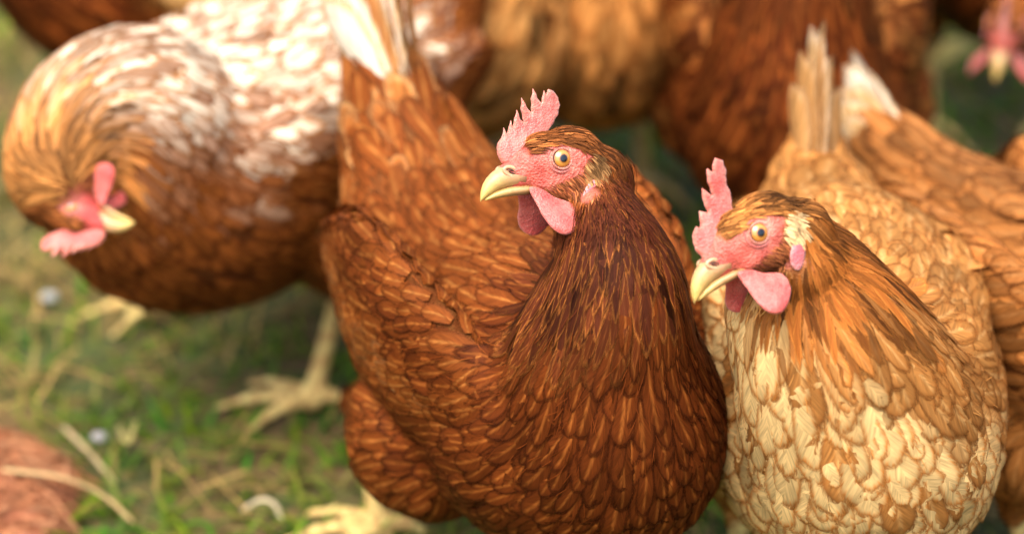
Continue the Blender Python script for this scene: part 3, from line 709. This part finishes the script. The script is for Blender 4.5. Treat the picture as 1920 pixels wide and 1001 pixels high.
        return obj(nm, mesh(nm, Vx.reshape(-1, 3), F2, {'base': ('FLOAT_COLOR', rp(cb_)), 'edge': ('FLOAT_COLOR', rp(ce_)), 'shaft': ('FLOAT_COLOR', rp(cs_)), 'fuv': ('FLOAT_VECTOR', fu.reshape(-1, 3))}), mt, root)
    if tail:
        el, L, Wd, fan, nf, yawt = tail['el'], tail['L'], tail['W'], tail['fan'], tail.get('n', 12), tail.get('yaw', 0)
        b0 = np.array(body[0][:3]) + np.array([0.04, 0, -0.012])
        for i in range(nf):
            a = (i / (nf - 1) - 0.5) * 2; sd = 1 if a >= 0 else -1; lay = 1 - abs(a)
            e_ = el + 0.22 * lay + r.normal(0, 0.03)
            d = np.array([-math.cos(e_) * math.cos(a * fan + yawt), math.cos(e_) * math.sin(a * fan + yawt) , math.sin(e_)])
            nrm0 = np.array([0.15, sd * 1.0, 0.22])
            cb_, ce_, cs_ = tailc(i, a, r)
            long_feather('tail_feather', b0 + np.array([0, a * 0.012, 0.006 * lay]), d, nrm0, L * (1 - 0.38 * abs(a)) * r.uniform(.9, 1.05), Wd * r.uniform(.9, 1.1), 0.02, cb_, ce_, cs_)
    if fluff:
        for (p0, d0, n0, L, Wd, bend, c3, nm) in fluff:
            long_feather(nm, p0, d0, n0, L, Wd, bend, *c3)
    return root

# ---- plumage colours
def jit(c, r, n, s=0.18): return np.clip(np.asarray(c)[None] if np.ndim(c) == 1 else c, 0, 1) * (1 + r.normal(0, s, (n, 1)))
def mixc(a, b, t): t = np.asarray(t)[:, None]; return np.asarray(a) * (1 - t) + np.asarray(b) * t
def col_scheme(chest, chest_e, chest_s, neckc, neck_e, neck_s, back, back_e, back_s, headk=(0.25, 0.078, 0.018), earc=(0.43, 0.21, 0.07), pale=None, spot=None, jn=0.10):
    def f(P, N, qa, qi, hc, near, cheek, eart, r, n):
        tn = sstep(1.18, 1.48, qa - 0.25 * np.clip(N[:, 0], -0.3, 1) + r.normal(0, 0.05, n)); 
        bk = sstep(0.85, 0.45, qa) * 1.0; bk = np.maximum(bk, sstep(0.35, 0.7, N[:, 2]) * sstep(1.2, 0.9, qa))
        bk = np.where(qi < 0, 0.5, bk)
        cb = mixc(chest, back, bk); ce = mixc(chest_e, back_e, bk); cs = mixc(chest_s, back_s, bk)
        cb = cb * (1 - tn[:, None]) + np.asarray(neckc) * tn[:, None]; ce = ce * (1 - tn[:, None]) + np.asarray(neck_e) * tn[:, None]; cs = cs * (1 - tn[:, None]) + np.asarray(neck_s) * tn[:, None]
        if pale is not None:
            t = pale(P, N, qa, qi, r, n)
            for (ww, pb, pe) in t:
                ww = np.clip(ww, 0, 1)[:, None]; cb = cb * (1 - ww) + np.asarray(pb) * ww; ce = ce * (1 - ww) + np.asarray(pe) * ww; cs = cs * (1 - ww) + np.asarray(pb) * 1.05 * ww
        # head
        th = sstep(1.85, 2.3, qa)[:, None] * near[:, None]
        g = r.random((n, 1)); hk = np.asarray(headk) * (0.5 + 1.2 * g ** 2)
        cb = cb * (1 - th) + hk * th; ce = ce * (1 - th) + hk * 1.3 * th; cs = cs * (1 - th) + hk * 0.8 * th
        tan = np.array(earc) * r.uniform(0.7, 1.25, (n, 1)); e_ = eart[:, None]
        cb = np.where(e_, tan, cb); ce = np.where(e_, tan * 1.2, ce); cs = np.where(e_, tan, cs)
        ck = cheek[:, None] & ~e_; ckc = np.array([0.26, 0.085, 0.028]) * r.uniform(0.35, 1.9, (n, 1))
        cb = np.where(ck, ckc, cb); ce = np.where(ck, ckc, ce); cs = np.where(ck, ckc, cs)
        nz = np.zeros(n)
        for _ in range(6):
            kv = r.normal(0, 1, 3); kv = kv / np.linalg.norm(kv) * r.uniform(90, 260); nz += np.sin(P @ kv + r.uniform(0, 6.28))
        dors = (sstep(0.1, -0.5, N[:, 0]) * tn)[:, None]; ce = ce * (1 + 0.7 * dors); cb = cb * (1 + 0.5 * dors)
        j = (1 + r.normal(0, 1, (n, 1)) * (jn + 0.26 * tn[:, None])) * (1 + 0.13 * nz[:, None] * (0.45 + 0.9 * tn[:, None])); j = np.clip(j, 0.3, 1.7); return np.clip(cb * j, 0, .9), np.clip(ce * j, 0, .9), np.clip(cs * j, 0, .9)
    return f

BODY = [(-0.190, 0, 0.290, 0.014, 0.016), (-0.150, 0, 0.252, 0.034, 0.032), (-0.105, 0, 0.218, 0.056, 0.052), (-0.035, 0, 0.190, 0.072, 0.078), (0.038, 0, 0.183, 0.078, 0.084), (0.084, 0, 0.196, 0.064, 0.072)]
NECK = [(0.100, 0, 0.246, 0.044, 0.046), (0.108, 0, 0.288, 0.031, 0.034)]
def sc(nodes, k=1.0, dx=0, dz=0, dy=0, pitch=0.0, piv=(0, 0.19)):
    out = []
    c, s = math.cos(pitch), math.sin(pitch)
    for (x, y, z, a, b) in nodes:
        X_, Z_ = x - piv[0], z - piv[1]; x2, z2 = X_ * c - Z_ * s + piv[0], X_ * s + Z_ * c + piv[1]
        out.append((x2 * k + dx, y * k + dy, z2 * k + dz, a * k, b * k))
    return out
BROWN = dict(chest=(0.112, 0.024, 0.0035), chest_e=(0.058, 0.0115, 0.0022), chest_s=(0.30, 0.088, 0.014), neckc=(0.062, 0.014, 0.0045), neck_e=(0.27, 0.088, 0.016), neck_s=(0.050, 0.012, 0.005),
             back=(0.195, 0.049, 0.007), back_e=(0.125, 0.029, 0.0045), back_s=(0.40, 0.15, 0.03))
WHITE = (0.80, 0.70, 0.52)

# --- middle hen
def paleA(P, N, qa, qi, r, n):
    rump = sstep(0.55, 0.35, qa) * (r.random(n) < 0.6) * r.uniform(0.2, 0.9, n)
    return [(rump, (0.38, 0.13, 0.028), (0.62, 0.34, 0.12))]
cA = col_scheme(**BROWN, pale=paleA)
headA = at(1036, 299, 1.405)
vA = nrm(-RT * math.cos(math.radians(22)) - FW * math.sin(math.radians(22)) * 1.0)
hen('brown_hen', 'sharp chestnut hen in the middle, head turned left in profile, white tail feathers',
    (0.008, 1.303), (0.46, -0.89), BODY[:1] + [(-0.148, 0, 0.246, 0.036, 0.034), (-0.105, 0, 0.208, 0.056, 0.050), (-0.035, 0, 0.180, 0.070, 0.070)] + BODY[4:], [(0.098, -0.006, 0.246, 0.046, 0.049), (0.099, -0.003, 0.288, 0.0315, 0.035)],
    headA, vA, UP, [(0.03, 0.05, 0.0), (-0.118, -0.036, -1.9)], cA, voxel=0.0016, detail=2, neckline=lambda P, N: sstep(0.285, 0.262, P[:, 2] + 0.5 * np.abs(P[:, 1] + 0.02)) * sstep(0.1, 0.4, N[:, 0]), parts=300, ruffle=1.0,
    wings=[(0.058, 0.058, 0.205, 0.014, 0.036), (0.02, 0.070, 0.213, 0.017, 0.052), (-0.03, 0.073, 0.219, 0.016, 0.054), (-0.075, 0.066, 0.216, 0.012, 0.040), (-0.115, 0.055, 0.208, 0.009, 0.020)],
    tail=dict(el=0.75, L=0.115, W=0.032, fan=0.28, n=8),
    tailc=lambda i, a, r: ((WHITE, (0.62, 0.36, 0.13), WHITE) if i in (0, 1, 3, 5) else ((0.42, 0.17, 0.05), (0.55, 0.30, 0.10), (0.5, 0.3, 0.1))), seed=21)

# --- right hen
def lineB(P, N): return sstep(0.012, -0.010, P[:, 2] - 0.264 + 0.55 * P[:, 1] + 0.25 * np.clip(P[:, 1], 0, 1)) * sstep(-0.1, 0.25, N[:, 0] + 0.2) * sstep(0.0, 0.03, P[:, 0])
def paleB(P, N, qa, qi, r, n):
    w = lineB(P, N) * np.where(qi < 0, 0.6, 1)
    return [(w * (r.random(n) < 0.93), (0.66, 0.43, 0.165), (0.42, 0.150, 0.026))]
cB = col_scheme(chest=(0.34, 0.14, 0.032), chest_e=(0.22, 0.075, 0.014), chest_s=(0.5, 0.26, 0.08), neckc=(0.24, 0.072, 0.011), neck_e=(0.40, 0.14, 0.024), neck_s=(0.18, 0.05, 0.009),
                back=(0.40, 0.175, 0.042), back_e=(0.28, 0.10, 0.02), back_s=(0.55, 0.30, 0.1), headk=(0.36, 0.135, 0.03), earc=(0.58, 0.38, 0.17), pale=paleB)
headB = at(1402, 437, 1.355)
b_ = math.radians(20)
fB = nrm([0.03, -1, 0]); OB = np.array([0.177, 1.292, 0]); RB = np.stack([fB, [-fB[1], fB[0], 0], [0, 0, 1.0]])
def lnB(x, y, d, a, b): return (*((at(x, y, d) - OB) @ RB.T), a, b)
vB = nrm(-RT * math.cos(b_) * 0.92 - FW * math.sin(b_) - UP * 0.36)
hen('buff_hen', 'cream-breasted hen with golden brown neck at right, beside the chestnut hen', OB[:2], fB[:2], [(-0.158, 0, 0.248, 0.009, 0.012), (-0.130, 0, 0.228, 0.026, 0.026), (-0.088, 0, 0.207, 0.048, 0.047)] + sc(BODY, 1.02)[3:],
    [lnB(1572, 690, 1.405, 0.052, 0.054), lnB(1505, 545, 1.392, 0.037, 0.040)], headB, vB, UP + vB * 0.3, [(0.0, 0.05, 0), (0.0, -0.05, 0)], cB, voxel=0.0016, detail=2, parts=300, wf=1.55, wisps=300, neckline=lineB, wings=[(0.050, 0.048, 0.200, 0.012, 0.034), (0.02, 0.060, 0.200, 0.014, 0.046), (-0.03, 0.062, 0.200, 0.014, 0.048), (-0.075, 0.052, 0.203, 0.012, 0.034), (-0.105, 0.042, 0.208, 0.009, 0.018)], comb=COMB_B,
    plumcol=(0.25, 0.10, 0.03), tail=dict(el=0.8, L=0.092, W=0.034, fan=0.04, n=6),
    tailc=lambda i, a, r: ((0.46, 0.23, 0.07), (0.52, 0.31, 0.13), (0.42, 0.2, 0.06)) if i != 2 else ((0.50, 0.30, 0.12), (0.62, 0.46, 0.28), (0.46, 0.25, 0.09)), seed=22)

# --- feeding hen, left
def paleL(P, N, qa, qi, r, n):
    w = sstep(0.05, 0.7, N[:, 2]) * sstep(1.75, 1.25, qa) * sstep(0.42, 0.6, qa)
    w2 = sstep(1.2, 1.9, qa) * 0.4
    return [(w * r.uniform(0.15, 1.1, n), (0.82, 0.70, 0.50), (0.42, 0.155, 0.026)), (w2, (0.50, 0.24, 0.07), (0.34, 0.12, 0.022))]
cL = col_scheme(**{**BROWN, 'neckc': (0.34, 0.12, 0.025), 'neck_e': (0.36, 0.13, 0.025), 'neck_s': (0.42, 0.2, 0.06), 'chest': (0.20, 0.055, 0.009), 'chest_e': (0.11, 0.027, 0.005)}, pale=paleL)
fL = nrm([-0.70, -0.71, 0]); lL = np.array([-fL[1], fL[0], 0]); OL = np.array([-0.152, 1.553, 0])
RL = np.stack([fL, lL, [0, 0, 1.0]])
def ln(x, y, d, a, b): p = (at(x, y, d) - OL) @ RL.T; return (*p, a, b)
def ftL(x, y):
    d = CH / (math.sin(TH) - (500.5 - y) / FPX * math.cos(TH)); return tuple(((at(x, y, d) - OL) @ RL.T)[:2])
headL = at(140, 400, 1.60)
hen('feeding_hen', 'blurred hen at left bending her head down, white laced feathers on her back', OL[:2], fL[:2],
    sc(BODY, 1.02, dz=-0.004, pitch=-0.03), [ln(265, 225, 1.665, 0.056, 0.056), ln(190, 222, 1.65, 0.046, 0.046), ln(132, 268, 1.63, 0.036, 0.037), ln(112, 340, 1.61, 0.029, 0.030)],
    headL, nrm(RT * 0.72 - UP * 0.52 - FW * 0.30), -RT * 0.7 - UP * 0.65 - FW * 0.25, [(*ftL(585, 775), -0.75), (*ftL(318, 592), -0.6)], cL, hs=0.82, facec=(0.48, 0.055, 0.042), voxel=0.0028, detail=1, dens=0.9, fs=0.88, parts=160, seed=23,
    tail=dict(el=0.5, L=0.07, W=0.026, fan=0.2, n=8), tailc=lambda i, a, r: ((0.36, 0.14, 0.035), (0.42, 0.18, 0.05), (0.34, 0.13, 0.03)))

# --- hens behind
def simple(name, label, O, face, col, seed, pitch=0.0, dz=0, k=1.0, hd=None, neck=None, tail=None, tailc=None, feet=None, parts=0, plum=(0.1, .03, .008), fluff=None):
    body = sc(BODY, k, dz=dz, pitch=pitch); neck = neck or sc(NECK, k, dz=dz, pitch=pitch)
    f = nrm([face[0], face[1], 0]); l = np.array([-f[1], f[0], 0]); o3 = np.array([O[0], O[1], 0])
    if hd is None:
        hp = o3 + f * (neck[-1][0] + 0.028) + np.array([0, 0, neck[-1][2] + 0.045]); hd = (hp, f, np.array([0, 0, 1.0]))
    return hen(name, label, O, face, body, neck, hd[0], hd[1], hd[2], feet or [(0.0, 0.045, 0), (0.01, -0.045, 0)], col, voxel=0.0032, detail=1, dens=1.25, fs=1.2, parts=parts, mat=MF if parts else None, seed=seed, tail=tail, tailc=tailc, plumcol=plum, fluff=fluff)
cTan = col_scheme(chest=(0.44, 0.18, 0.04), chest_e=(0.30, 0.10, 0.02), chest_s=(0.46, 0.2, 0.06), neckc=(0.22, 0.07, 0.015), neck_e=(0.4, 0.17, 0.04), neck_s=(0.15, 0.05, 0.01), back=(0.56, 0.25, 0.06), back_e=(0.40, 0.15, 0.03), back_s=(0.62, 0.34, 0.12), jn=0.3)
cRed = col_scheme(**{**BROWN, 'back': (0.36, 0.135, 0.028)}, jn=0.25)
cH = col_scheme(chest=(0.33, 0.12, 0.025), chest_e=(0.2, 0.065, 0.012), chest_s=(0.42, 0.18, 0.05), neckc=(0.22, 0.07, 0.015), neck_e=(0.4, 0.17, 0.04), neck_s=(0.15, 0.05, 0.01), back=(0.31, 0.115, 0.026), back_e=(0.20, 0.065, 0.013), back_s=(0.38, 0.17, 0.05), jn=0.22)
cC = col_scheme(chest=(0.52, 0.235, 0.06), chest_e=(0.38, 0.14, 0.03), chest_s=(0.6, 0.32, 0.1), neckc=(0.3, 0.1, 0.02), neck_e=(0.45, 0.2, 0.05), neck_s=(0.2, 0.07, 0.015), back=(0.64, 0.33, 0.10), back_e=(0.46, 0.19, 0.045), back_s=(0.68, 0.42, 0.18), jn=0.3)
T_BUFF = dict(el=0.7, L=0.085, W=0.028, fan=0.14, n=8)
tb = lambda i, a, r: ((WHITE if i in (3, 4, 5) else (0.55, 0.32, 0.12)), (0.66, 0.48, 0.28), (0.6, 0.4, 0.2))
tr_ = lambda i, a, r: ((0.36, 0.14, 0.04), (0.46, 0.22, 0.06), (0.3, 0.12, 0.03))
simple('tan_hen', 'tan hen at the right edge, body cut off, white tip on her raised tail', (0.330, 1.330), (0.55, -0.83), cH, 31, tail=dict(el=0.35, L=0.08, W=0.028, fan=0.16, n=9), tailc=tb, parts=120, pitch=0.33)
simple('dark_breasted_hen', 'hen with dark red-brown breast facing the camera behind the buff hen', (0.186, 1.70), (-0.1, -1), cRed, 32, tail=T_BUFF, tailc=tr_, dz=-0.022, neck=[(0.082, 0, 0.246, 0.048, 0.050), (0.075, 0, 0.31, 0.034, 0.036)])
simple('orange_hen', 'pale orange hen right behind the raised tail of the chestnut hen', (-0.10, 1.745), (0.92, -0.39), cC, 33, tail=T_BUFF, tailc=tr_)
simple('brown_hen', 'brown hen with dark underside between the orange hen and the dark-breasted hen', (0.052, 1.825), (0.1, -1), cTan, 34, tail=T_BUFF, tailc=tr_, dz=-0.01)
simple('brown_hen', 'brown hen cut by the top edge behind the white-backed feeding hen', (-0.215, 1.83), (-0.96, -0.1), cRed, 35, tail=T_BUFF, tailc=tr_)
simple('dark_hen', 'dark hen with lowered red face in the top right corner', (0.36, 1.93), (0.0, -1), cRed, 36, tail=T_BUFF, tailc=tr_,
       neck=[(0.105, 0.01, 0.215, 0.044, 0.046), (0.135, 0.02, 0.19, 0.032, 0.034)], hd=(at(1885, 50, 1.93), nrm(-FW * 0.75 - UP * 0.55 - RT * .25), UP - FW * 0.7))

# ------------------------------------------------------------------ small things on the ground
def gpix(x, y, z=0.0):                 # where a pixel's line of sight meets the ground
    d = (CH - z) / (math.sin(TH) - (500.5 - y) / FPX * math.cos(TH)); return at(x, y, d)
def soil_material():
    t = NT('red_soil'); tc = t.n('ShaderNodeTexCoord').outputs['Object']
    mp = t.n('ShaderNodeMapping', {'Vector': tc, 'Rotation': (0, 0, -0.5), 'Scale': (40.0, 220.0, 60.0)}).outputs[0]
    n1 = t.n('ShaderNodeTexNoise', {'Vector': mp, 'Scale': 1.0, 'Detail': 5.0}).outputs[0]
    n2 = t.n('ShaderNodeTexNoise', {'Vector': tc, 'Scale': 55.0, 'Detail': 5.0}).outputs[0]
    c = t.mix(t.ss(n1, 0.35, 0.68), (0.26, 0.075, 0.030), (0.50, 0.20, 0.095)); c = t.mix(t.math('MULTIPLY', t.ss(n2, 0.5, 0.75), 0.5), c, (0.52, 0.26, 0.14))
    bump = t.n('ShaderNodeBump', {'Height': n1, 'Strength': 0.7, 'Distance': 0.004})
    return t.done(t.n('ShaderNodeBsdfPrincipled', {'Base Color': c, 'Roughness': 0.9, 'Normal': bump}).outputs[0])
mc = gpix(-70, 960); bm = bmesh.new(); bmesh.ops.create_icosphere(bm, subdivisions=5, radius=1)
vv = np.array([v.co[:] for v in bm.verts]); ff = [[v.index for v in f.verts] for f in bm.faces]; bm.free()
lump = 1 + 0.08 * np.sin(vv[:, 0] * 5 + vv[:, 1] * 3) + 0.06 * np.sin(vv[:, 1] * 9 + 2) + 0.03 * np.sin(vv @ np.array([17, 13, 11]))
vv = vv * lump[:, None] * np.array([0.075, 0.075, 0.034])
mo = obj('soil_mound', mesh('soil_mound', vv, ff), soil_material()); mo.location = (mc[0], mc[1], -0.004)
tag(mo, 'low reddish earth mound in the bottom left corner with straw over it', 'mound')
def stalk(pts, w, col, label, cat='straw', name='straw_stalk'):
    C_, _ = catmull(np.array(pts, float), 12); T_ = nrm(np.gradient(C_, axis=0)); a = np.linspace(0, 2 * math.pi, 6, endpoint=False); Vv = []
    for i in range(12):
        s_ = nrm(np.cross(T_[i], [0, 0, 1.0])); n_ = np.cross(s_, T_[i]); ww = w * (1 - 0.4 * i / 11)
        Vv += [C_[i] + ww * (math.cos(q) * s_ + 0.55 * math.sin(q) * n_) for q in a]
    Fv = [[i * 6 + j, i * 6 + (j + 1) % 6, (i + 1) * 6 + (j + 1) % 6, (i + 1) * 6 + j] for i in range(11) for j in range(6)] + [list(range(6))[::-1], [66 + j for j in range(6)]]
    o = obj(name, mesh(name, np.array(Vv), Fv, {'base': ('FLOAT_COLOR', np.tile(np.array(col), (72, 1)))}), MST)
    return tag(o, label, cat, 'straw stalks')
g = lambda x, y, z: gpix(x, y, z)
stalk([g(5, 880, .034), g(110, 893, .034), g(190, 925, .022), g(250, 978, .012)], 0.0021, (0.62, 0.42, 0.19), 'long bent straw stalk running down from the reddish mound')
stalk([g(120, 800, .012), g(170, 850, .014), g(215, 905, .010)], 0.0022, (0.60, 0.45, 0.23), 'pale straw stalk along the right rim of the reddish mound')
stalk([g(455, 955, .010), g(490, 936, .018), g(515, 945, .016), g(530, 975, .008)], 0.0022, (0.68, 0.56, 0.36), 'short pale bent straw stalk in green grass near the bottom edge')
stalk([g(225, 800, .010), g(240, 830, .03), g(255, 790, .036)], 0.0022, (0.50, 0.42, 0.14), 'thin upright straw stalk beside the white pebble')
def pebble(x, y, rr, col, label):
    V_ = ICO2[0] * np.array([1, 0.8, 0.6]) * rr * (1 + 0.12 * np.sin(ICO2[0] @ np.array([5, 3, 4])))[:, None]; p = gpix(x, y, 0.006)
    o = obj('pebble', mesh('pebble', V_, ICO2[1], {'base': ('FLOAT_COLOR', np.tile(np.array(col), (len(V_), 1)))}), MST); o.location = (p[0], p[1], 0.014); return tag(o, label, 'pebble', 'small white pebbles')
pebble(188, 838, 0.0050, (0.45, 0.42, 0.39), 'whitish pebble in the grass right of the reddish mound')
pebble(95, 575, 0.0060, (0.42, 0.41, 0.38), 'whitish pebble in the grass below the feeding hen')
def leaf(x, y, L, Wd, ang, col, label):
    k = 9; v = np.linspace(0, 1, k); w = np.sin(np.pi * np.clip(v, 0.02, 0.98)) ** 0.7 * Wd / 2; Vv = []
    for i in range(k):
        for u_ in (-1, 0, 1):
            Vv.append((v[i] * L, u_ * w[i], 0.012 + 0.012 * math.sin(v[i] * 3) + 0.25 * abs(u_) * w[i]))
    Vv = np.array(Vv); Vv = np.vstack([Vv, Vv - np.array([0, 0, 0.0006])]); I_ = np.arange(k * 3).reshape(k, 3)
    Fq_ = np.stack([I_[:-1, :-1], I_[:-1, 1:], I_[1:, 1:], I_[1:, :-1]], -1).reshape(-1, 4); F_ = np.vstack([Fq_, Fq_[:, ::-1] + k * 3])
    o = obj('fallen_leaf', mesh('fallen_leaf', Vv, F_, {'base': ('FLOAT_COLOR', np.tile(np.array(col), (len(Vv), 1)))}), MST)
    p = gpix(x, y); o.location = (p[0], p[1], 0.005); o.rotation_euler = (0, 0, ang); return tag(o, label, 'leaf', 'yellow fallen leaves')
leaf(1735, 165, 0.055, 0.026, 0.35, (0.55, 0.42, 0.12), 'broad yellowish fallen leaf on the grass below the dark hen')
leaf(1825, 130, 0.045, 0.020, -1.0, (0.50, 0.42, 0.08), 'narrow yellow-green fallen leaf below the red-faced hen')

# reddish fibres lying over the mound
r_ = np.random.default_rng(5); nfib = 700
th_ = r_.uniform(0, 6.283, nfib); rr_ = np.sqrt(r_.random(nfib)) * 0.95
px_, py_ = np.cos(th_) * rr_ * 0.072, np.sin(th_) * rr_ * 0.072
a_ = r_.normal(0.5, 0.5, nfib); L_ = r_.uniform(0.012, 0.04, nfib); w_ = r_.uniform(0.0008, 0.002, nfib)
dx_, dy_ = np.cos(a_), np.sin(a_); VV_ = np.zeros((nfib, 3, 2, 3))
def mz(x, y): return 0.034 * np.sqrt(np.clip(1 - (x / 0.076) ** 2 - (y / 0.076) ** 2, 0.0, 1)) + 0.002
for k in range(3):
    x_ = px_ + dx_ * L_ * (k - 1) / 2; y_ = py_ + dy_ * L_ * (k - 1) / 2
    for m, sg in enumerate((-1, 1)):
        VV_[:, k, m] = np.stack([x_ - dy_ * w_ * sg / 2, y_ + dx_ * w_ * sg / 2, mz(x_, y_) + 0.002 + r_.uniform(0, 0.003, nfib)], -1)
I_ = np.arange(nfib * 6).reshape(nfib, 3, 2); F_ = np.stack([I_[:, :-1, 0], I_[:, :-1, 1], I_[:, 1:, 1], I_[:, 1:, 0]], -1).reshape(-1, 4)
fc_ = np.array([0.42, 0.17, 0.075]) * r_.uniform(0.45, 1.5, (nfib, 1)) + np.array([0.12, 0.09, 0.05]) * (r_.random((nfib, 1)) < 0.25)
fo = obj('dry_fibres', mesh('dry_fibres', VV_.reshape(-1, 3), F_, {'base': ('FLOAT_COLOR', np.repeat(fc_, 6, axis=0))}), MST, mo); tag(fo, kind='stuff')
